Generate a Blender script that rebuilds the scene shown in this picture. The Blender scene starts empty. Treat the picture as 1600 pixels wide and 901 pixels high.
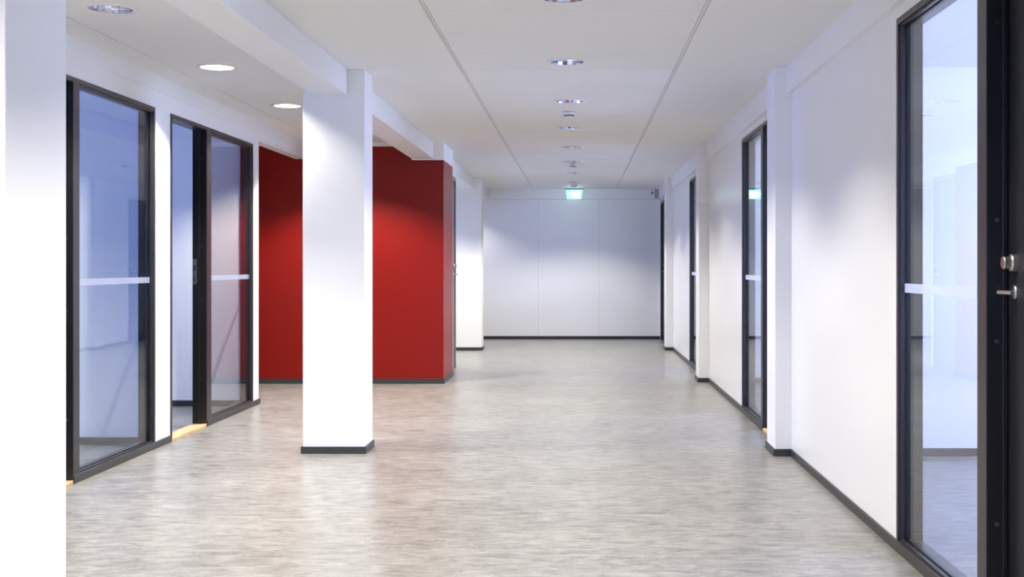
import bpy, bmesh, math, random
from mathutils import Matrix, Vector

# ------------------------------------------------------------------ camera, world, exposure
F = 1917.0                      # focal length in pixels of the 1600 px wide frame
CAM_H, CEIL = 1.2, 2.453
sc = bpy.context.scene
COL = sc.collection
cam_d = bpy.data.cameras.new('camera')
cam = bpy.data.objects.new('camera', cam_d)
COL.objects.link(cam)
cam.location = (0, 0, CAM_H)
cam.rotation_euler = (math.pi / 2, 0, 0)
cam_d.sensor_width = 36.0
cam_d.lens = F / 1600 * 36
cam_d.shift_x = -104 / 1600
cam_d.shift_y = -35.5 / 1600
cam_d.clip_start = 0.05
sc.camera = cam

SKY_LEFT, SKY_RIGHT = (8.0, 14.5, 46.0), (17.5, 20.5, 36.0)   # dusk-blue side, hazy bright side
LAMP_W, LAMP_COLOR = 84.0, (1.0, 0.96, 0.88)
sc.view_settings.view_transform = 'Standard'
sc.view_settings.look = 'None'
sc.view_settings.gamma = 1.0
sc.view_settings.use_curve_mapping = False
sc.view_settings.exposure = -0.60
sc.cycles.use_denoising = True
sc.cycles.max_bounces = 14
sc.cycles.diffuse_bounces = 8
sc.cycles.glossy_bounces = 6
sc.cycles.transmission_bounces = 8
sc.cycles.transparent_max_bounces = 24
sc.cycles.sample_clamp_indirect = 6.0
sc.cycles.caustics_reflective = False
sc.cycles.caustics_refractive = False

world = bpy.data.worlds.new('sky')
sc.world = world
world.use_nodes = True
wn = world.node_tree.nodes
wl = world.node_tree.links
tc = wn.new('ShaderNodeTexCoord')
sp = wn.new('ShaderNodeSeparateXYZ')
mr = wn.new('ShaderNodeMapRange')
mr.inputs['From Min'].default_value = -0.35
mr.inputs['From Max'].default_value = 0.35
mxw = wn.new('ShaderNodeMix')
mxw.data_type = 'RGBA'
mxw.inputs[6].default_value = (*SKY_LEFT, 1)
mxw.inputs[7].default_value = (*SKY_RIGHT, 1)
wl.new(tc.outputs['Generated'], sp.inputs[0])
wl.new(sp.outputs['X'], mr.inputs['Value'])
wl.new(mr.outputs[0], mxw.inputs[0])
wl.new(mxw.outputs[2], wn['Background'].inputs['Color'])
wn['Background'].inputs['Strength'].default_value = 1.0


def portal(x, y, z, sy, sz, rot):
    """Daylight portal in a window opening (guides sky light sampling)."""
    d = bpy.data.lights.new('window_daylight', 'AREA')
    d.shape = 'RECTANGLE'
    d.size, d.size_y = sy, sz
    d.cycles.is_portal = True
    o = bpy.data.objects.new('window_daylight', d)
    COL.objects.link(o)
    o.location = (x, y, z)
    o.rotation_euler = rot
    return o


# ------------------------------------------------------------------ materials
def new_mat(name):
    m = bpy.data.materials.new(name)
    m.use_nodes = True
    nt = m.node_tree
    return m, nt, nt.nodes, nt.links, nt.nodes['Principled BSDF']


def paint(name, col, rough=0.5, bump=0.0, scale=180, metallic=0.0, spec=0.5, vary=0.0):
    m, nt, n, l, b = new_mat(name)
    b.inputs['Base Color'].default_value = (*col, 1)
    b.inputs['Roughness'].default_value = rough
    b.inputs['Metallic'].default_value = metallic
    b.inputs['Specular IOR Level'].default_value = spec
    tc = n.new('ShaderNodeTexCoord')
    nz = n.new('ShaderNodeTexNoise')
    nz.inputs['Scale'].default_value = scale
    nz.inputs['Detail'].default_value = 3
    l.new(tc.outputs['Object'], nz.inputs['Vector'])
    if bump:
        bp = n.new('ShaderNodeBump')
        bp.inputs['Strength'].default_value = bump
        bp.inputs['Distance'].default_value = 0.002
        l.new(nz.outputs['Fac'], bp.inputs['Height'])
        l.new(bp.outputs['Normal'], b.inputs['Normal'])
    if vary:
        mx = n.new('ShaderNodeMix')
        mx.data_type = 'RGBA'
        mx.inputs[6].default_value = (*[c * (1 - vary) for c in col], 1)
        mx.inputs[7].default_value = (*[min(1, c * (1 + vary)) for c in col], 1)
        nz2 = n.new('ShaderNodeTexNoise')
        nz2.inputs['Scale'].default_value = 1.3
        l.new(tc.outputs['Object'], nz2.inputs['Vector'])
        l.new(nz2.outputs['Fac'], mx.inputs[0])
        l.new(mx.outputs[2], b.inputs['Base Color'])
    return m


M = {}
M['wall'] = paint('white_wall_paint', (0.80, 0.80, 0.795), 0.45, 0.05, vary=0.01)
M['panel'] = paint('white_laminate_panel', (0.80, 0.80, 0.80), 0.25, 0.02, scale=60, vary=0.01)
M['ceiling'] = paint('white_ceiling_board', (0.78, 0.775, 0.765), 0.8, 0.08, spec=0.3)
M['red'] = paint('red_wall_paint', (0.19, 0.0035, 0.0013), 0.36, 0.05, vary=0.02, spec=0.25)
M['frame'] = paint('dark_anodised_frame', (0.020, 0.0175, 0.0175), 0.33, 0.02)
M['black'] = paint('black_door_laminate', (0.008, 0.008, 0.009), 0.35, 0.02)
M['base'] = paint('charcoal_vinyl_skirting', (0.028, 0.028, 0.028), 0.42, 0.03)
M['steel'] = paint('brushed_steel', (0.62, 0.60, 0.57), 0.28, 0.03, metallic=1.0)
M['grey'] = paint('grey_metal_frame', (0.20, 0.195, 0.19), 0.4, 0.02)
M['plastic'] = paint('white_plastic', (0.8, 0.8, 0.78), 0.4)
M['darkplastic'] = paint('dark_plastic', (0.03, 0.03, 0.035), 0.4)
M['trimwhite'] = paint('white_enamel_ring', (0.78, 0.77, 0.73), 0.35)
M['slotgrey'] = paint('light_grey_profile', (0.62, 0.61, 0.60), 0.4)
M['satin'] = paint('satin_reflector_aluminium', (0.9, 0.9, 0.92), 0.33, metallic=1.0)
M['teal'] = paint('dark_teal_sign_housing', (0.004, 0.10, 0.10), 0.35)
M['reflector'] = paint('faceted_reflector_aluminium', (0.72, 0.72, 0.78), 0.06, metallic=1.0)


def wood():
    m, nt, n, l, b = new_mat('pale_oak_threshold')
    tc = n.new('ShaderNodeTexCoord')
    mp = n.new('ShaderNodeMapping')
    mp.inputs['Scale'].default_value = (40, 2.5, 40)
    nz = n.new('ShaderNodeTexNoise')
    nz.inputs['Scale'].default_value = 2.0
    cr = n.new('ShaderNodeValToRGB')
    cr.color_ramp.elements[0].position = 0.35
    cr.color_ramp.elements[0].color = (0.50, 0.30, 0.12, 1)
    cr.color_ramp.elements[1].position = 0.7
    cr.color_ramp.elements[1].color = (0.72, 0.50, 0.25, 1)
    l.new(tc.outputs['Object'], mp.inputs['Vector'])
    l.new(mp.outputs['Vector'], nz.inputs['Vector'])
    l.new(nz.outputs['Fac'], cr.inputs['Fac'])
    l.new(cr.outputs['Color'], b.inputs['Base Color'])
    b.inputs['Roughness'].default_value = 0.4
    return m


M['wood'] = wood()


def floor_mat():
    m, nt, n, l, b = new_mat('marbled_grey_linoleum')
    tc = n.new('ShaderNodeTexCoord')

    def noise(scale, sx, sy, detail, dist=0.0):
        mp = n.new('ShaderNodeMapping')
        mp.inputs['Scale'].default_value = (sx, sy, 1)
        nz = n.new('ShaderNodeTexNoise')
        nz.inputs['Scale'].default_value = scale
        nz.inputs['Detail'].default_value = detail
        nz.inputs['Roughness'].default_value = 0.65
        nz.inputs['Distortion'].default_value = dist
        l.new(tc.outputs['Object'], mp.inputs['Vector'])
        l.new(mp.outputs['Vector'], nz.inputs['Vector'])
        return nz.outputs['Fac']

    def math_(op, a, bb):
        x = n.new('ShaderNodeMath')
        x.operation = op
        for i, v in enumerate((a, bb)):
            if isinstance(v, (int, float)):
                x.inputs[i].default_value = v
            else:
                l.new(v, x.inputs[i])
        return x.outputs[0]
    streak = noise(8.0, 1.0, 2.4, 10, 0.8)
    fine = noise(55.0, 1.0, 2.0, 5)
    broad = noise(0.9, 1.0, 1.6, 3)
    s = math_('ADD', math_('MULTIPLY', streak, 0.55), math_('MULTIPLY', fine, 0.30))
    s = math_('ADD', s, math_('MULTIPLY', broad, 0.15))
    cr = n.new('ShaderNodeValToRGB')
    e = cr.color_ramp.elements
    e[0].position, e[0].color = 0.37, (0.092, 0.088, 0.079, 1)
    e[1].position, e[1].color = 0.63, (0.310, 0.302, 0.281, 1)
    mid = cr.color_ramp.elements.new(0.5)
    mid.color = (0.200, 0.193, 0.176, 1)
    l.new(s, cr.inputs['Fac'])
    # welded seams across the corridor
    sep = n.new('ShaderNodeSeparateXYZ')
    l.new(tc.outputs['Object'], sep.inputs[0])
    seam = None
    for y in (17.72, 13.72):
        d = math_('LESS_THAN', math_('ABSOLUTE', math_('SUBTRACT', sep.outputs['Y'], y), 0), 0.02)
        seam = d if seam is None else math_('MAXIMUM', seam, d)
    mx = n.new('ShaderNodeMix')
    mx.data_type = 'RGBA'
    mx.inputs[7].default_value = (0.12, 0.115, 0.11, 1)
    l.new(math_('MULTIPLY', seam, 0.8), mx.inputs[0])
    l.new(cr.outputs['Color'], mx.inputs[6])
    l.new(mx.outputs[2], b.inputs['Base Color'])
    rr = n.new('ShaderNodeMapRange')
    rr.inputs['To Min'].default_value = 0.27
    rr.inputs['To Max'].default_value = 0.36
    b.inputs['Specular IOR Level'].default_value = 0.6
    l.new(fine, rr.inputs['Value'])
    l.new(rr.outputs[0], b.inputs['Roughness'])
    bp = n.new('ShaderNodeBump')
    bp.inputs['Strength'].default_value = 0.02
    bp.inputs['Distance'].default_value = 0.0005
    l.new(fine, bp.inputs['Height'])
    l.new(bp.outputs['Normal'], b.inputs['Normal'])
    return m


M['floor'] = floor_mat()


def glass_mat():
    """Clear pane: transparent transmission with Schlick reflection on both faces."""
    m = bpy.data.materials.new('clear_glass')
    m.use_nodes = True
    n, l = m.node_tree.nodes, m.node_tree.links
    n.clear()
    out = n.new('ShaderNodeOutputMaterial')
    lw = n.new('ShaderNodeLayerWeight')
    lw.inputs['Blend'].default_value = 0.5
    p = n.new('ShaderNodeMath'); p.operation = 'POWER'; p.inputs[1].default_value = 5
    a = n.new('ShaderNodeMath'); a.operation = 'MULTIPLY_ADD'
    a.inputs[1].default_value = 0.95
    a.inputs[2].default_value = 0.045
    a.use_clamp = True
    tr = n.new('ShaderNodeBsdfTransparent')
    tr.inputs['Color'].default_value = (0.955, 0.975, 0.97, 1)
    gl = n.new('ShaderNodeBsdfGlossy')
    gl.inputs['Roughness'].default_value = 0.0
    mix = n.new('ShaderNodeMixShader')
    l.new(lw.outputs['Facing'], p.inputs[0])
    l.new(p.outputs[0], a.inputs[0])
    l.new(a.outputs[0], mix.inputs[0])
    l.new(tr.outputs[0], mix.inputs[1])
    l.new(gl.outputs[0], mix.inputs[2])
    l.new(mix.outputs[0], out.inputs['Surface'])
    return m


M['glass'] = glass_mat()


def frosted_mat():
    m = bpy.data.materials.new('frosted_film')
    m.use_nodes = True
    n, l = m.node_tree.nodes, m.node_tree.links
    n.clear()
    out = n.new('ShaderNodeOutputMaterial')
    tr = n.new('ShaderNodeBsdfTransparent')
    d = n.new('ShaderNodeBsdfDiffuse'); d.inputs['Color'].default_value = (0.62, 0.63, 0.66, 1)
    t = n.new('ShaderNodeBsdfTranslucent'); t.inputs['Color'].default_value = (0.62, 0.63, 0.66, 1)
    m1 = n.new('ShaderNodeMixShader'); m1.inputs[0].default_value = 0.5
    m2 = n.new('ShaderNodeMixShader'); m2.inputs[0].default_value = 0.5
    l.new(d.outputs[0], m1.inputs[1]); l.new(t.outputs[0], m1.inputs[2])
    l.new(tr.outputs[0], m2.inputs[1]); l.new(m1.outputs[0], m2.inputs[2])
    l.new(m2.outputs[0], out.inputs['Surface'])
    return m


M['frost'] = frosted_mat()


def emit(name, col, s):
    m, nt, n, l, b = new_mat(name)
    b.inputs['Base Color'].default_value = (*col, 1)
    b.inputs['Emission Color'].default_value = (*col, 1)
    b.inputs['Emission Strength'].default_value = s
    return m


M['lamp'] = emit('lit_fluorescent_tube', (1.0, 0.97, 0.93), 3.0)
M['signgreen'] = emit('lit_green_sign_face', (0.20, 0.92, 0.74), 3.0)
M['signwhite'] = emit('lit_white_pictogram', (0.9, 1.0, 0.98), 14.0)


# ------------------------------------------------------------------ mesh helpers
def box(bm, x0, x1, y0, y1, z0, z1):
    x0, x1 = sorted((x0, x1)); y0, y1 = sorted((y0, y1)); z0, z1 = sorted((z0, z1))
    v = [bm.verts.new(p) for p in ((x0, y0, z0), (x1, y0, z0), (x1, y1, z0), (x0, y1, z0),
                                   (x0, y0, z1), (x1, y0, z1), (x1, y1, z1), (x0, y1, z1))]
    for f in ((0, 3, 2, 1), (4, 5, 6, 7), (0, 1, 5, 4), (1, 2, 6, 5), (2, 3, 7, 6), (3, 0, 4, 7)):
        bm.faces.new([v[i] for i in f])


def boxes(*bs):
    bm = bmesh.new()
    for b in bs:
        box(bm, *b)
    return bm


def lathe(bm, prof, seg=48, axis='Z', at=(0, 0, 0), cap=False):
    """Revolve (r, h) points about an axis through `at`."""
    rings = []
    for r, h in prof:
        ring = []
        for i in range(seg):
            a = 2 * math.pi * i / seg
            c, s = r * math.cos(a), r * math.sin(a)
            p = (c, s, h) if axis == 'Z' else (h, c, s) if axis == 'X' else (c, h, s)
            ring.append(bm.verts.new(Vector(p) + Vector(at)))
        rings.append(ring)
    for a, b in zip(rings, rings[1:]):
        for i in range(seg):
            j = (i + 1) % seg
            bm.faces.new((a[i], a[j], b[j], b[i]))
    if cap:
        bm.faces.new(rings[0]); bm.faces.new(list(reversed(rings[-1])))
    return bm


def obj(name, bm, mat, parent=None, bevel=0.0, smooth=False, loc=None):
    bmesh.ops.recalc_face_normals(bm, faces=bm.faces)
    me = bpy.data.meshes.new(name)
    bm.to_mesh(me)
    bm.free()
    if smooth:
        for p in me.polygons:
            p.use_smooth = True
    me.materials.append(M[mat] if isinstance(mat, str) else mat)
    o = bpy.data.objects.new(name, me)
    COL.objects.link(o)
    if parent:
        o.parent = parent
    if loc:
        o.location = loc
    if bevel:
        b = o.modifiers.new('edge', 'BEVEL')
        b.width = bevel
        b.segments = 2
        b.limit_method = 'ANGLE'
    return o


def tag(o, label, cat, group=None, kind=None):
    if label: o['label'] = label
    if cat: o['category'] = cat
    if group: o['group'] = group
    if kind: o['kind'] = kind
    return o


def empty(name, loc=(0, 0, 0)):
    o = bpy.data.objects.new(name, None)
    o.empty_display_size = 0.1
    COL.objects.link(o)
    o.location = loc
    return o


def struct(name, bm, mat, label, cat, bevel=0.0):
    return tag(obj(name, bm, mat, bevel=bevel), label, cat, kind='structure')


# ------------------------------------------------------------------ layout numbers (metres)
XR, XRo = 1.345, 1.445            # right wall, corridor face and room face
XL, XLo = -2.785, -2.885          # left wall
FT = 2.24                          # top of all door and window frames
SK = 0.045                         # skirting height
Y0, YE = -3.0, 20.1                # back wall behind the viewpoint and end wall
RX, LX = 5.2, -6.6                 # outer walls of the side rooms
COLR = [2.94, 7.74, 12.64, 17.40]  # front faces of the right-hand columns
COLL = [2.93, 7.84, 17.40]         # left-hand free columns
CT = 0.33

# ------------------------------------------------------------------ floor and ceiling
struct('floor', boxes((LX - .1, RX + .1, Y0 - .1, YE + .2, -0.1, 0)), 'floor',
       'marbled grey linoleum floor running the length of the corridor', 'floor')

CENTRE_X, CENTRE_Y = -0.07, [5.73 + 1.803 * k for k in range(-4, 8)]
LEFT_X, LEFT_Y = -2.28, [0.6, 2.4, 4.19, 5.98, 7.74, 9.60, 11.42]
FAR_LEFT = [(-2.28, 16.0), (-2.28, 19.35)]
LIGHTS = [(CENTRE_X, y) for y in CENTRE_Y] + [(LEFT_X, y) for y in LEFT_Y] + FAR_LEFT


def cut(o, bm, depth_name='cutter'):
    me = bpy.data.meshes.new('cut')
    bmesh.ops.recalc_face_normals(bm, faces=bm.faces)
    bm.to_mesh(me); bm.free()
    c = bpy.data.objects.new('cut', me)
    COL.objects.link(c)
    md = o.modifiers.new('cut', 'BOOLEAN')
    md.operation = 'DIFFERENCE'
    md.solver = 'EXACT'
    md.object = c
    dg = bpy.context.evaluated_depsgraph_get()
    dg.update()
    res = bpy.data.meshes.new_from_object(o.evaluated_get(dg))
    o.modifiers.clear()
    old = o.data
    o.data = res
    bpy.data.meshes.remove(old)
    bpy.data.objects.remove(c)
    bpy.data.meshes.remove(me)


ceil_o = struct('ceiling', boxes((LX - .1, RX + .1, Y0 - .1, YE + .2, CEIL, CEIL + 0.18)), 'ceiling',
                'white ceiling of long boards with two recessed grey slots', 'ceiling')
SLOT_L, SLOT_R, SLOT_LL = -0.747, 0.616, -2.575
# long slots and the crosswise slot by the end wall
cut(ceil_o, boxes((SLOT_L - .011, SLOT_L + .011, Y0 + .2, 19.6, CEIL - .1, CEIL + .014)))
cut(ceil_o, boxes((SLOT_R - .011, SLOT_R + .011, Y0 + .2, 19.6, CEIL - .1, CEIL + .014)))
cut(ceil_o, boxes((SLOT_LL - .006, SLOT_LL + .006, Y0 + .2, 12.3, CEIL - .1, CEIL + .010)))
cut(ceil_o, boxes((SLOT_L + .011, SLOT_R - .011, 19.585, 19.6, CEIL - .1, CEIL + .010)))
# fine joints between ceiling boards, every 0.6 m
bm = bmesh.new()
y = 5.73 - 0.30 - 0.601 * 10
while y < 19.4:
    if y > Y0 + .3:
        box(bm, SLOT_L + .011, SLOT_R - .011, y - .002, y + .002, CEIL - .1, CEIL + .003)
    y += 0.601
cut(ceil_o, bm)
bm = bmesh.new()
for x, y in LIGHTS:
    lathe(bm, [(0.106, CEIL - .1), (0.106, CEIL + .135)], 48, 'Z', (x, y, 0), cap=True)
cut(ceil_o, bm)
# grey profile bars in the long slots
for i, (x, w) in enumerate(((SLOT_L, .0085), (SLOT_R, .0085))):
    struct('trim_%d' % (i + 1), boxes((x - w, x + w, Y0 + .2, 19.59, CEIL + .001, CEIL + .0138)), 'slotgrey',
           'thin grey metal strip recessed in the ceiling slot %s the row of downlights' % ('left of', 'right of')[i],
           'ceiling trim')

# ------------------------------------------------------------------ outer shell
def wall_with_windows_x(bm, x0, x1, y0, y1, holes, z0=0.9, z1=2.25):
    """Wall running along Y with window holes [(ya, yb)]."""
    y = y0
    for a, b in holes:
        box(bm, x0, x1, y, a, 0, CEIL)
        box(bm, x0, x1, a, b, 0, z0)
        box(bm, x0, x1, a, b, z1, CEIL)
        y = b
    box(bm, x0, x1, y, y1, 0, CEIL)


ROOM_R_WIN = [(3.6, 7.3), (8.5, 12.1), (13.3, 16.9)]
ROOM_L_WIN = [(5.0, 7.0), (8.8, 10.0)]
bm = bmesh.new(); wall_with_windows_x(bm, RX, RX + .1, Y0, YE, ROOM_R_WIN, 0.5, 2.35)
struct('wall_right_outer', bm, 'wall', 'white outer wall of the rooms beyond the right glazing', 'wall')
bm = bmesh.new(); wall_with_windows_x(bm, LX - .1, LX, Y0, 12.62, ROOM_L_WIN, 1.0, 2.0)
struct('wall_left_outer', bm, 'wall', 'white outer wall of the rooms beyond the left glazing', 'wall')
bm = boxes((LX, -1.2, Y0 - .1, Y0, 0, CEIL), (.6, RX, Y0 - .1, Y0, 0, CEIL),
           (-1.2, .6, Y0 - .1, Y0, 0, 1.0), (-1.2, .6, Y0 - .1, Y0, 1.7, CEIL))
struct('wall_back', bm, 'wall', 'white wall with an added fill-light window behind the viewpoint', 'wall')
wn_i = 0
def room_window(axis, c, a, b, z0, z1):
    global wn_i
    wn_i += 1
    w = tag(empty('window_%d' % wn_i, (0, 0, 0)), 'unseen outside window lighting the room from its outer wall', 'window',
            group='outside windows of the side rooms', kind='structure')
    mids = [a + (b - a) * k / 3 for k in (1, 2)]
    t = .05
    L = [(a, a + t), (b - t, b)] + [(m - t / 2, m + t / 2) for m in mids]
    bm = bmesh.new()
    for p, q in L:
        (box(bm, c - .04, c + .04, p, q, z0, z1) if axis == 'x' else box(bm, p, q, c - .04, c + .04, z0, z1))
    for p, q in ((z0, z0 + t), (z1 - t, z1)):
        (box(bm, c - .039, c + .039, a, b, p, q) if axis == 'x' else box(bm, a, b, c - .039, c + .039, p, q))
    obj('window_frame', bm, 'frame', w)
for a, b in ROOM_R_WIN:
    room_window('x', RX + .05, a, b, .5, 2.35)
    portal(RX - .01, (a + b) / 2, 1.425, 1.85, b - a, (0, math.pi / 2, 0))
for a, b in ROOM_L_WIN:
    room_window('x', LX - .05, a, b, 1.0, 2.0)
    portal(LX + .01, (a + b) / 2, 1.5, 1.0, b - a, (0, -math.pi / 2, 0))
room_window('x', -3.55, 16.2, 18.4, 1.1, 1.6)  # unseen window, added to throw blue light onto the end wall
portal(-3.49, 17.3, 1.35, .5, 2.2, (0, -math.pi / 2, 0))
room_window('y', Y0 - .05, -1.2, .6, 1.0, 1.7)  # unseen window, added as bluish fill from behind the viewpoint
portal(-.3, Y0 + .01, 1.35, 1.8, .7, (math.pi / 2, 0, 0))

# end wall: laminate panels with fine joints, header band
bm = bmesh.new()
xs = [-3.5, -2.66, -1.66, -0.66, 0.335, 1.335, XR + .005]
for a, b in zip(xs, xs[1:]):
    box(bm, a + .004, b - .004, YE, YE + .012, 0.0, 2.283)
box(bm, -3.5, XRo, YE + .012, YE + .12, 0, CEIL)
struct('wall_end', bm, 'panel', 'white panelled wall closing the far end of the corridor', 'wall')
struct('trim_8', boxes(*[(x - .004, x + .004, YE - .0005, YE + .010, 0, 2.283) for x in xs[1:-1]]), 'slotgrey',
       'fine grey joint strips between the end wall panels', 'trim')
struct('trim_3', boxes((-1.49, XR, YE - .03, YE + .012, 2.287, CEIL)), 'wall',
       'white header band along the top of the end wall', 'trim')
struct('baseboard_end', boxes((-3.5, XR - .01, YE - .012, YE, 0, SK + .004)), 'black',
       'thin black skirting at the foot of the end wall', 'baseboard')
struct('wall_right_end', boxes((XRo, RX, YE, YE + .1, 0, CEIL)), 'wall', 'white rear wall of the last right room', 'wall')

# ------------------------------------------------------------------ right wall
# per bay: glass (g0..g1), post, door (d0..d1)
BAYS_R = []
for Fr in COLR[1:]:
    BAYS_R.append(dict(g1=Fr - 2.56, g0=Fr - 3.64, d1=Fr - 3.71, d0=Fr - 4.46))
segs = []
solid = bmesh.new()
y = Y0
for b in BAYS_R:
    box(solid, XR, XRo, y, b['d0'], 0, CEIL)
    box(solid, XR, XRo, b['d0'], b['g1'], FT, CEIL)
    box(solid, XR, XRo, b['g0'] - .07, b['g1'], 0, .010)       # plinth below the glazing
    y = b['g1']
box(solid, XR, XRo, y, 18.98, 0, CEIL)
box(solid, XR, XRo, 18.98, 19.96, FT, CEIL)
box(solid, XR, XRo, 19.96, YE + .012, 0, CEIL)
struct('wall_right', solid, 'panel', 'glossy white panelled wall along the right side of the corridor', 'wall')

bm = bmesh.new()
y = Y0
for b in BAYS_R:
    box(bm, XR - .011, XR, y, b['d0'], 0, SK)
    box(bm, XR - .011, XR, b['g0'] - .07, b['g1'], 0, SK)
    y = b['g1']
box(bm, XR - .011, XR, y, 18.98, 0, SK)
struct('baseboard_right', bm, 'base', 'charcoal skirting along the right corridor wall', 'baseboard')
bm = bmesh.new()
ys = [Y0] + [v for c in COLR for v in (c, c + CT)] + [YE - .03]
for a, b in zip(ys[0::2], ys[1::2]):
    box(bm, XR - .032, XR, a, b, 2.287, CEIL)
struct('trim_4', bm, 'wall', 'white frieze band below the ceiling on the right wall', 'trim')

# ------------------------------------------------------------------ partitions of side rooms
struct('wall_right_room', boxes((XRo, RX, 7.74, 7.84, 0, CEIL)), 'wall',
       'white partition seen through the large glass pane nearest the camera on the right', 'wall')
struct('wall_right_room', boxes((XRo, RX, 12.64, 12.74, 0, CEIL)), 'wall',
       'white partition seen through the second right-hand glass pane', 'wall')
struct('wall_right_room', boxes((XRo, RX, 17.4, 17.5, 0, CEIL)), 'wall',
       'white partition behind the third right-hand glass pane', 'wall')
struct('wall_right_room', boxes((XRo, RX, 2.94, 3.04, 0, CEIL)), 'wall',
       'white partition between right rooms beside the viewpoint', 'wall')
for yy, w in ((7.74, 'nearest'), (12.64, 'second'), (17.4, 'third')):
    struct('baseboard_right_room', boxes((XRo, RX, yy - .011, yy, 0, .05)), 'base',
           'charcoal skirting on the partition in the %s right room' % w, 'baseboard')
struct('wall_left_room', boxes((LX, XLo, 8.24, 8.33, 0, CEIL)), 'wall',
       'bluish white partition seen through the left glass pane beside the nearest column', 'wall')
struct('wall_left_room', boxes((LX, XLo, 3.0, 3.1, 0, CEIL)), 'wall',
       'white partition of the first left room beside the viewpoint', 'wall')
struct('wall_left_branch', boxes((LX, XLo, 10.495, 10.68, 0, CEIL)), 'wall',
       'white wall between the second left room and the side passage', 'wall')
for yy, w in ((8.24, 'first'), (10.495, 'second')):
    struct('baseboard_left_room', boxes((LX, XLo, yy - .011, yy, 0, .05)), 'base',
           'dark skirting on the partition in the %s left room' % w, 'baseboard')

# ------------------------------------------------------------------ left wall
L1 = dict(d0=5.93, d1=6.75, g0=6.81, g1=8.065)
L2 = dict(d0=8.368, d1=9.173, g0=9.265, g1=10.49)
bm = boxes((XLo, XL, Y0, L1['d0'], 0, CEIL), (XLo, XL, L1['d0'], L1['g1'], FT, CEIL), (XLo, XL, L1['d1'], L1['g1'], 0, .010),
           (XLo, XL, L1['g1'], L2['d0'], 0, CEIL), (XLo, XL, L2['d0'], L2['g1'], FT, CEIL),
           (XLo, XL, L2['d1'], L2['g1'], 0, .010), (XLo, XL, L2['g1'], 10.68, 0, CEIL),
           (XLo, XL, 10.68, 12.5, 2.286, CEIL))
struct('wall_left', bm, 'wall', 'white wall strips and header around the left glazing', 'wall')
bm = boxes((XL, XL + .011, Y0, L1['d0'], 0, SK), (XL, XL + .013, L1['d1'], L2['d0'], 0, SK),
           (XL, XL + .013, L2['d1'], 10.692, 0, SK), (XLo, XL + .013, 10.68, 10.692, 0, SK), (LX, XLo, 10.68, 10.692, 0, SK))
struct('baseboard_left', bm, 'base', 'charcoal skirting along the left glazed wall', 'baseboard', bevel=.002)
struct('trim_5', boxes((XL, XL + .012, Y0, 12.5, 2.354, CEIL)), 'wall', 'white band below the ceiling on the left wall', 'trim')

# ------------------------------------------------------------------ red block
bm = boxes((LX, -1.376, 12.5, 12.62, 0, 2.276), (LX, -1.70, 12.5, 12.62, 2.276, 2.415),
           (-1.496, -1.376, 12.62, 13.40, 0, 2.276))
struct('wall_red', bm, 'red', 'deep red painted wall block with an outer corner beside the corridor', 'wall')
bm = boxes((LX, -1.376, 12.488, 12.5, 0, SK + .005), (-1.376, -1.364, 12.488, 13.40, 0, SK + .005))
struct('baseboard_red', bm, 'base', 'charcoal skirting around the foot of the red wall', 'baseboard')
struct('trim_6', boxes((LX, -1.70, 12.49, 12.62, 2.415, CEIL)), 'wall', 'thin white strip between red wall and ceiling', 'trim')
struct('trim_7', boxes((-1.477, -1.372, 12.495, 13.41, 2.276, CEIL)), 'wall',
       'white boxed frieze above the corner of the red wall', 'trim')
bm = boxes((-1.56, -1.46, 13.40, 13.47, 0, 2.29), (-1.56, -1.46, 14.50, 14.6, 0, 2.29), (-1.56, -1.46, 13.47, 14.50, 2.235, 2.29),
           (-1.56, -1.50, 13.40, 14.6, 2.29, CEIL), (-3.5, -1.56, 14.5, 14.6, 0, CEIL), (-3.6, -3.5, 14.6, 16.2, 0, CEIL), (-3.6, -3.5, 18.4, YE, 0, CEIL), (-3.6, -3.5, 16.2, 18.4, 0, 1.1), (-3.6, -3.5, 16.2, 18.4, 1.6, CEIL),
           (-1.56, -1.496, 12.62, 13.40, 0, 2.276))
struct('wall_behind_red', bm, 'wall', 'white wall behind the red block by the grey door', 'wall')

# ------------------------------------------------------------------ columns and beams
def column(x0, x1, y0, y1, label, base=True, ztop=CEIL):
    c = tag(obj('column', boxes((x0, x1, y0, y1, 0, ztop)), 'wall', bevel=.003), label, 'column', kind='structure')
    bm = boxes((x0 - .011, x1 + .011, y0 - .011, y0, 0, SK), (x0 - .011, x0, y0, y1 + .011, 0, SK),
               (x0, x1 + .011, y1, y1 + .011, 0, SK), (x1, x1 + .011, y0, y1, 0, SK))
    b = obj('skirting', bm, 'base', c)
    b['label'] = 'charcoal skirting around the column foot'
    return c


CXA, CXB = -1.762, -1.367
column(CXA, CXB, COLL[0], COLL[0] + .345, 'white square column cut off by the left edge of the picture')
column(CXA, CXB, COLL[1], COLL[1] + .30, 'free-standing white square column in front of the red wall')
column(-1.77, -1.375, COLL[2], COLL[2] + .34, 'far white column between the red wall and the end wall')
names = ['white wall column beside the viewpoint on the right', 'white wall column with dark skirting between the first and second right-hand glazing',
         'white wall column between the second and third right-hand glazing', 'farthest white wall column by the end door on the right']
for c, nm in zip(COLR, names):
    col = tag(obj('column', boxes((1.24, XR + .05, c, c + CT, 0, CEIL)), 'wall', bevel=.003), nm, 'column', kind='structure')
    bm = boxes((1.229, XR + .02, c - .011, c, 0, SK), (1.229, 1.24, c, c + CT + .011, 0, SK), (1.24, XR + .02, c + CT, c + CT + .011, 0, SK))
    obj('skirting', bm, 'base', col)['label'] = 'charcoal skirting around the column foot'
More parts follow.
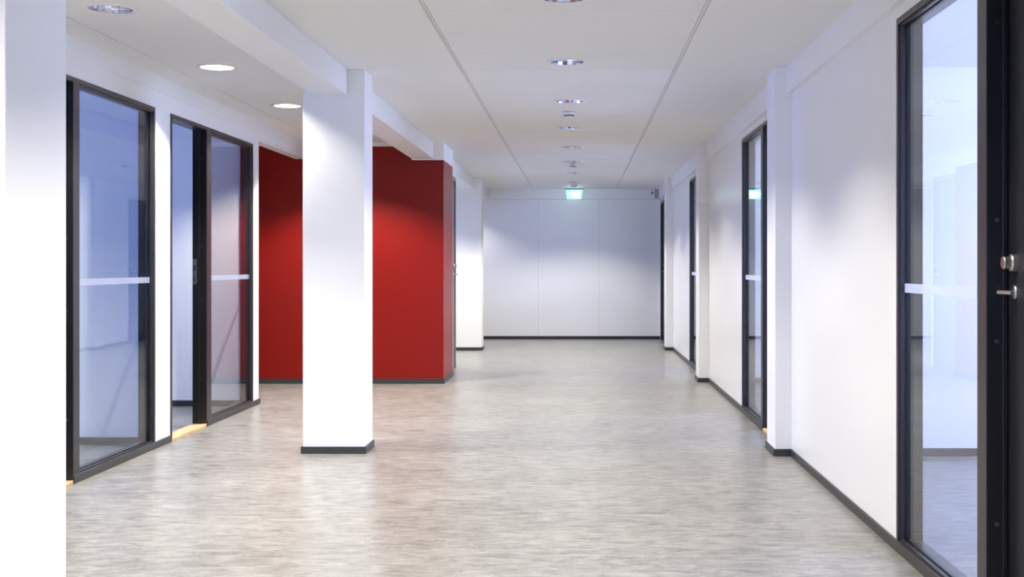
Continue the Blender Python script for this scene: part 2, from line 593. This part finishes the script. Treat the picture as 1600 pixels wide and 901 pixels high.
for (a, b), nm in (((Y0, COLL[0]), 'white ceiling beam leading to the column at the left edge'),
                   ((COLL[0] + .345, COLL[1] + .0), 'white ceiling beam between the two nearest left columns'),
                   ((COLL[1] + .30, 12.5), 'white ceiling beam from the free-standing column to the red wall'),
                   ((12.62, COLL[2]), 'white ceiling beam from the red block to the far left column'),
                   ((COLL[2] + .34, YE), 'short white ceiling beam running into the end wall')):
    struct('beam', boxes((-1.70, -1.477, a, b, 2.289, CEIL)), 'wall', nm, 'beam', bevel=.003)
struct('beam', boxes((-1.70, -1.477, 12.5, 12.62, 2.276, CEIL)), 'wall', 'white beam end resting on the red wall', 'beam')

# ------------------------------------------------------------------ glazed units
win_n = wn_i
door_n = 0


def glazing(side, y0, y1, label, post_y=None):
    """Fixed glass unit. side +1 = right wall, -1 = left wall; y0..y1 outer frame."""
    global win_n
    win_n += 1
    face = XR if side > 0 else XL
    s = side
    w = tag(empty('window_%d' % win_n, (face, (y0 + y1) / 2, .010)), label, 'window', kind='structure')
    ox, oy, oz = face, (y0 + y1) / 2, .010
    fo, fi, fm = -s * .004, s * .101, s * .050                       # outer face slightly proud, depth into the wall
    bm = bmesh.new()
    t = .028
    box(bm, fo, fi, y1 - t - oy, y1 - oy, 0, FT - oz)            # far stile
    box(bm, fo, fi, y0 - oy, y0 + t - oy, 0, FT - oz)            # near stile
    box(bm, fo, fi, y0 + t - oy, y1 - t - oy, FT - oz - t, FT - oz)
    box(bm, fo, fi, y0 + t - oy, y1 - t - oy, 0, t + .008)
    gp = s * .026
    gb = .009                                                     # glazing beads
    for xa, xb in ((s * .004, gp - s * .006), (gp + s * .006, fm)):
        box(bm, xa, xb, y1 - t - gb - oy, y1 - t - oy, t + .008, FT - oz - t)
        box(bm, xa, xb, y0 + t - oy, y0 + t + gb - oy, t + .008, FT - oz - t)
        box(bm, xa, xb, y0 + t + gb - oy, y1 - t - gb - oy, FT - oz - t - gb, FT - oz - t)
        box(bm, xa, xb, y0 + t + gb - oy, y1 - t - gb - oy, t + .008, t + .008 + gb)
    obj('window_frame', bm, 'frame', w, bevel=.0015)
    obj('glass_pane', boxes((gp - .003, gp + .003, y0 + t - .004 - oy, y1 - t + .004 - oy, t + .004, FT - oz - t + .004)), 'glass', w)
    st = obj('frosted_strip', boxes((gp - s * .0042, gp - s * .0034, y0 + t + gb - oy, y1 - t - gb - oy, 1.088 - oz, 1.126 - oz)), 'frost', w)
    st['label'] = 'frosted white safety strip across the glass'
    return w


def lever_set(parent, x, y, z, s, dirn, mat='steel'):
    """Lever handle and lock cylinder on a leaf face. s: direction the hardware sticks out in x; dirn: lever direction in y."""
    bm = bmesh.new()
    lathe(bm, [(0.0, 0), (.023, 0), (.023, s * .005), (.020, s * .008), (.0, s * .009)], 28, 'X', (x, y, z))
    lathe(bm, [(.009, s * .008), (.0075, s * .02), (.007, s * .052)], 18, 'X', (x, y, z), cap=True)
    lathe(bm, [(.0, 0), (.007, 0), (.0072, dirn * .02), (.0065, dirn * .11), (.004, dirn * .118), (0, dirn * .118)], 18, 'Y',
          (x + s * .052, y - dirn * .008, z))
    h = obj('lever_handle', bm, mat, parent, smooth=False)
    h['label'] = 'brushed steel lever handle'
    bm = bmesh.new()
    # oval cylinder housing
    lathe(bm, [(0, 0), (.029, 0), (.029, s * .016), (.026, s * .020), (.0215, s * .021), (.0212, s * .040), (.019, s * .043), (0, s * .043)], 32, 'X', (0, 0, 0))
    for v in bm.verts:
        v.co.z *= 1.0
        v.co += Vector((x, y, z + .095))
    box(bm, x + s * .043, x + s * .0435, y - .0015, y + .0015, z + .087, z + .103)
    c = obj('lock_cylinder', bm, mat, parent)
    c['label'] = 'brass and steel lock cylinder'


def door_unit(side, y0, y1, label, leaf=None, strike=False, handle_far=True, solid_leaf='black', threshold=True, post=.06):
    """Door opening y0..y1 in wall side; leaf 'closed' or 'open' (swung into the room)."""
    global door_n
    door_n += 1
    face = XR if side > 0 else XL
    s = side
    d = tag(empty('door_%d' % door_n, (face, (y0 + y1) / 2, 0)), label, 'door', kind='structure')
    oy = (y0 + y1) / 2
    fo, fi = -s * .004, s * .102
    t = .028
    bm = bmesh.new()
    box(bm, fo, fi, y1 - oy, y1 + post - oy, 0.0, FT)             # post on the glazing side
    box(bm, fo, fi, y0 - oy, y0 + t - oy, 0.0, FT)
    box(bm, fo, fi, y0 + t - oy, y1 - oy, FT - t, FT)
    # door stop
    box(bm, s * .045, s * .060, y1 - .012 - oy, y1 - oy, .022, FT - t)
    box(bm, s * .045, s * .060, y0 + t - oy, y0 + t + .012 - oy, .022, FT - t)
    fr = obj('door_frame', bm, 'black', d, bevel=.0015)
    bm = boxes((-s * .0055, -s * .0042, y1 + .002 - oy, y1 + post - .002 - oy, .02, FT - .002),
               (-s * .0055, -s * .0042, y0 + .002 - oy, y0 + t - .002 - oy, .02, FT - .002),
               (-s * .0055, -s * .0042, y0 + t - oy, y1 - oy, FT - t + .002, FT - .002))
    cv = obj('cover_strip', bm, 'frame', d)
    if threshold:
        obj('threshold', boxes((-s * .006, fi, y0 - .0 - oy, y1 - oy, 0, .020)), 'wood', d, bevel=.003)['label'] = 'pale oak threshold'
    # plugs in the jamb (fixing screws)
    bm = bmesh.new()
    for z in (.35, .95, 1.35, 2.0):
        lathe(bm, [(0, -.0015), (.007, -.0015), (.008, 0)], 14, 'Y', (s * .030, y1 - oy, z))
    obj('screw_cap', bm, 'darkplastic', fr)
    if strike:
        bm = boxes((s * .072, s * .098, y1 - .003 - oy, y1 - oy, 1.06, 1.25))
        st = obj('strike_plate', bm, 'steel', fr, bevel=.001)
        st['label'] = 'steel strike plate'
        obj('latch_slot', boxes((s * .078, s * .092, y1 - .0045 - oy, y1 - .0028 - oy, 1.085, 1.115),
                                (s * .078, s * .092, y1 - .0045 - oy, y1 - .0028 - oy, 1.165, 1.20)), 'darkplastic', fr)
    a, b = y0 + t + .003 - oy, y1 - .003 - oy
    if leaf == 'closed':
        lf = obj('door_leaf', boxes((s * .063, s * .101, a, b, .024, FT - t - .004)), solid_leaf, d, bevel=.002)
        hy = (b - .075) if handle_far else (a + .075)
        lever_set(lf, s * .063, hy, 1.115, -s, -1 if handle_far else 1)
    elif leaf == 'open':
        lf = obj('door_leaf', boxes((s * .105, s * (.105 + b - a), a - .004, a + .036, .024, FT - t - .004)), solid_leaf, d, bevel=.002)
        lever_set_open(lf, s * (.105 + b - a - .075), a + .036, 1.115, s)
    return d


def lever_set_open(parent, x, y, z, s):
    bm = bmesh.new()
    lathe(bm, [(0, 0), (.026, 0), (.026, .008), (0, .009)], 24, 'Y', (x, y, z))
    lathe(bm, [(.010, .006), (.009, .052)], 16, 'Y', (x, y, z), cap=True)
    lathe(bm, [(0, 0), (.010, 0), (.009, -s * .11), (0, -s * .118)], 16, 'X', (x, y + .052, z))
    obj('lever_handle', bm, 'steel', parent)
    bm = bmesh.new()
    lathe(bm, [(0, 0), (.034, 0), (.032, .018), (.018, .022), (.018, .045), (0, .046)], 28, 'Y', (x, y, z + .095))
    obj('lock_cylinder', bm, 'steel', parent)


glazing(-1, L1['g0'], L1['g1'], 'tall dark-framed glass pane next to the column at the left edge')
door_unit(-1, L1['d0'], L1['d1'], 'dark door opening half hidden by the column at the left edge', leaf='open', post=.06)
glazing(-1, L2['g0'], L2['g1'], 'tall dark-framed glass pane just before the red wall')
door_unit(-1, L2['d0'], L2['d1'], 'open doorway in the left wall with a pale wooden threshold', leaf='open', strike=True, post=.092)
lw = ['large glass pane at the right edge beside the black door', 'second glass pane along the right wall reflecting the green exit sign',
      'third narrow-looking glass pane far along the right wall']
ld = ['black door with steel lever at the right edge', 'doorway between wall column and second right-hand glass pane',
      'doorway hidden behind the second right wall column']
for i, b in enumerate(BAYS_R):
    glazing(1, b['g0'], b['g1'], lw[i])
    door_unit(1, b['d0'], b['d1'], ld[i], leaf='closed' if i == 0 else None, post=.07)
# black door at the far end of the right wall
door_n += 1
d = tag(empty('door_%d' % door_n, (XR, 19.47, 0)), 'narrow-looking black door in the far corner next to the end wall', 'door', kind='structure')
obj('door_frame', boxes((-.012, .102, -.49, -.44, 0, FT), (-.012, .102, .44, .49, 0, FT), (-.012, .102, -.44, .44, FT - .05, FT)), 'black', d, bevel=.002)
lf = obj('door_leaf', boxes((.02, .06, -.437, .437, .01, FT - .053)), 'black', d)
lever_set(lf, .02, -.36, 1.11, -1, 1)

# grey door beside the red block
door_n += 1
d = tag(empty('door_%d' % door_n, (-1.46, 13.985, 0)), 'grey-framed door set back behind the corner of the red wall', 'door', kind='structure')
obj('door_frame', boxes((-.10, .012, -.515, -.465, 0, 2.235), (-.10, .012, .465, .515, 0, 2.235), (-.10, .012, -.465, .465, 2.185, 2.235)), 'grey', d, bevel=.002)
lf = obj('door_leaf', boxes((-.045, -.005, -.462, .462, .01, 2.182)), 'grey', d, bevel=.002)
lever_set(lf, -.005, .32, 1.10, 1, -1)

# ------------------------------------------------------------------ recessed downlights
def make_downlight():
    r = empty('downlight')
    bm = bmesh.new()
    lathe(bm, [(.128, 0.0), (.127, -.004), (.120, -.007), (.106, -.006), (.1015, -.004)], 64)
    obj('trim_ring', bm, 'trimwhite', r, smooth=True)
    bm = bmesh.new()
    seg = 20
    prof = [(.1015, -.004), (.0995, .02), (.094, .045), (.086, .07), (.074, .092), (.058, .108)]
    lathe(bm, prof, seg)
    f = obj('reflector', bm, 'reflector', r)
    bm = bmesh.new()
    lathe(bm, [(.059, .106), (.059, .124), (.0001, .124)], 36)
    obj('lamp_housing', bm, 'plastic', r)
    for dx in (-.024, .024):
        bm = bmesh.new()
        lathe(bm, [(.0, -.055), (.009, -.052), (.0115, -.04), (.0115, .04), (.009, .052), (0, .055)], 16, 'Y', (dx, 0, .092))
        obj('lamp_tube', bm, 'lamp', r, smooth=True)['label'] = 'glowing compact lamp tube'
    return r


def lamp_light(x, y, k=1.0):
    d = bpy.data.lights.new('downlight_lamp', 'AREA')
    d.shape = 'DISK'
    d.size = 0.052
    d.energy = LAMP_W * k
    d.color = LAMP_COLOR
    o = bpy.data.objects.new('downlight_lamp', d)
    COL.objects.link(o)
    o.location = (x, y, CEIL + .066)
    return o


proto = make_downlight()
order = ['nearest', 'second', 'third', 'fourth', 'fifth', 'sixth', 'seventh', 'farthest']
first = True


def place_light(x, y, label, group, satin=False):
    global first
    if first:
        r = proto
        first = False
    else:
        r = proto.copy()
        COL.objects.link(r)
        for ch in proto.children:
            c = ch.copy()
            COL.objects.link(c)
            c.parent = r
            if satin and c.name.startswith('reflector'):
                c.data = c.data.copy()
                c.data.materials[0] = M['satin']
    r.location = (x, y, CEIL)
    tag(r, label, 'downlight', group)
    lamp_light(x, y, 0.55 if y > 19 else 1.9 if abs(y - 11.42) < .01 else 1.4 if x < -1 and y > 5 else 1.0 if x < -1 else 1.0)


labs = ['round downlight cut by the top edge of the picture in the middle row',
        'round downlight second from the top edge in the middle row of the ceiling',
        'round downlight just in front of the largest smoke detector',
        'round downlight just beyond the largest smoke detector',
        'small downlight midway between the first and second smoke detectors, fifth in the middle row',
        'small downlight right in front of the second smoke detector, sixth in the middle row',
        'small downlight just beyond the second smoke detector, seventh in the middle row',
        'last small downlight of the middle row, above the green exit sign']
vis = [y for y in CENTRE_Y if y > 5.5]
for y, lb in zip(vis, labs):
    place_light(CENTRE_X, y, lb, 'downlights in the middle row')
for y in CENTRE_Y:
    if y < 5.5:
        place_light(CENTRE_X, y, 'round downlight overhead, out of the picture, in line with the middle row', 'downlights overhead')
ll = {5.98: 'largest round downlight at the upper left, nearest in the row by the left glazing',
      7.74: 'bright round downlight second in the row by the left glazing',
      9.60: 'bright round downlight third in the left row, touching the free-standing column edge'}
for y in LEFT_Y:
    if y in ll:
        place_light(LEFT_X, y, ll[y], 'downlights in the row by the left glazing', satin=y > 7)
    elif y < 5:
        place_light(LEFT_X, y, 'round downlight overhead, out of the picture, in line with the middle row'.replace('middle', 'left'), 'downlights overhead on the left')
    else:
        place_light(LEFT_X, y, 'round downlight in front of the red wall, hidden behind the free-standing column', 'downlights in the row by the left glazing')
for (x, y), lb in zip(FAR_LEFT, ('round downlight behind the red block', 'round downlight left of the end wall behind the far column')):
    place_light(x, y, lb, 'downlights beyond the red block')

# ------------------------------------------------------------------ smoke detectors
def make_detector():
    r = empty('smoke_detector')
    bm = bmesh.new()
    lathe(bm, [(0, 0), (.058, 0), (.058, -.008), (.052, -.010), (0, -.010)], 40)
    obj('mounting_plate', bm, 'plastic', r)
    bm = bmesh.new()
    lathe(bm, [(0, -.014), (.050, -.014), (.050, -.036), (.047, -.038), (0, -.038)], 40)
    obj('body', bm, 'plastic', r)
    bm = bmesh.new()
    lathe(bm, [(0, -.038), (.044, -.038), (.044, -.047), (0, -.047)], 40)
    lathe(bm, [(0, -.010), (.046, -.010), (.046, -.014), (0, -.014)], 40)  # shadow of the gap under the plate, made as a dark ring
    obj('vent_and_shade_ring', bm, 'darkplastic', r)['label'] = 'dark vent slot and dark ring for the shadow gap'
    bm = bmesh.new()
    lathe(bm, [(0, -.047), (.040, -.047), (.038, -.050), (.03, -.052), (0, -.053)], 40)
    obj('cap', bm, 'plastic', r)
    return r


det = make_detector()
for i, (x, y, lb) in enumerate(((-.077, 9.92, 'largest white smoke detector on the ceiling between third and fourth downlights'),
                                (-.065, 15.0, 'small white smoke detector halfway to the green exit sign'),
                                (-.07, 18.75, 'tiny white smoke detector directly above the green exit sign'))):
    if i == 0:
        r = det
    else:
        r = det.copy(); COL.objects.link(r)
        for ch in det.children:
            c = ch.copy(); COL.objects.link(c); c.parent = r
    r.location = (x, y, CEIL)
    tag(r, lb, 'smoke detector', 'smoke detectors along the ceiling')

# ------------------------------------------------------------------ exit sign
s = tag(empty('exit_sign', (-.07, 19.5, CEIL)), 'glowing green exit sign hanging from the ceiling before the end wall', 'exit sign')
obj('bracket', boxes((-.012, .012, -.012, .012, -.03, 0)), 'plastic', s)
obj('housing', boxes((-.142, .142, -.022, .022, -.044, -.028)), 'teal', s, bevel=.002)


def wedge(bm, w0, w1, z0, z1, y0, y1):
    v = [bm.verts.new(p) for p in ((-w0, y0, z0), (w0, y0, z0), (w1, y0, z1), (-w1, y0, z1), (-w0, y1, z0), (w0, y1, z0), (w1, y1, z1), (-w1, y1, z1))]
    for f in ((0, 1, 2, 3), (7, 6, 5, 4), (0, 4, 5, 1), (1, 5, 6, 2), (2, 6, 7, 3), (3, 7, 4, 0)):
        bm.faces.new([v[i] for i in f])


bm = bmesh.new(); wedge(bm, .134, .112, -.044, -.195, -.010, .010)
panel = obj('lit_panel', bm, 'signgreen', s)
# running figure, arrow and door shape on both faces
for q, (yy, sg) in enumerate(((-.0112, 1), (.0112, -1))):
    bm = bmesh.new()
    def poly(pts):
        a = [bm.verts.new((p[0] * sg, yy, p[1])) for p in pts]
        b = [bm.verts.new((p[0] * sg, yy + (.0012 if yy < 0 else -.0012), p[1])) for p in pts]
        bm.faces.new(a); bm.faces.new(list(reversed(b)))
        for i in range(len(pts)):
            j = (i + 1) % len(pts)
            bm.faces.new((a[i], a[j], b[j], b[i]))
    poly([(.02, -.065), (.095, -.065), (.088, -.180), (.02, -.180)])                      # doorway
    poly([(-.100, -.115), (-.070, -.088), (-.070, -.107), (-.040, -.107), (-.040, -.123), (-.070, -.123), (-.070, -.142)])   # arrow
    poly([(-.024 + .014 * math.cos(a * math.pi / 6), -.080 + .013 * math.sin(a * math.pi / 6)) for a in range(12)])          # head
    poly([(-.034, -.098), (.002, -.094), (.012, -.125), (-.008, -.140), (-.030, -.178), (-.042, -.172), (-.024, -.135), (-.030, -.112), (-.046, -.125), (-.052, -.117)])
    poly([(-.004, -.140), (.014, -.150), (.012, -.180), (.002, -.180), (.002, -.156), (-.012, -.146)])
    pc = obj('pictogram', bm, 'signwhite', panel)
    pc['label'] = 'white running figure, arrow and doorway'

# ------------------------------------------------------------------ sounder on the end wall
s = tag(empty('alarm_sounder', (1.20, YE - .03, 2.375)), 'small white alarm box with a round grey grille high on the end wall', 'alarm')
obj('housing', boxes((-.042, .042, -.05, 0, -.055, .055)), 'plastic', s, bevel=.006)
bm = bmesh.new()
lathe(bm, [(0, -.052), (.018, -.052), (.021, -.050), (0, -.050)], 28, 'Y', (0, 0, .012))
obj('speaker_grille', bm, 'grey', s)
bm = boxes((1.25, 1.335, YE - .045, YE - .03, 2.30, 2.448))
tag(obj('junction_box', bm, paint('warm_grey_plastic', (.42, .40, .37), .5), bevel=.003), 'flat grey cover plate beside the white alarm box in the top corner', 'cover plate')
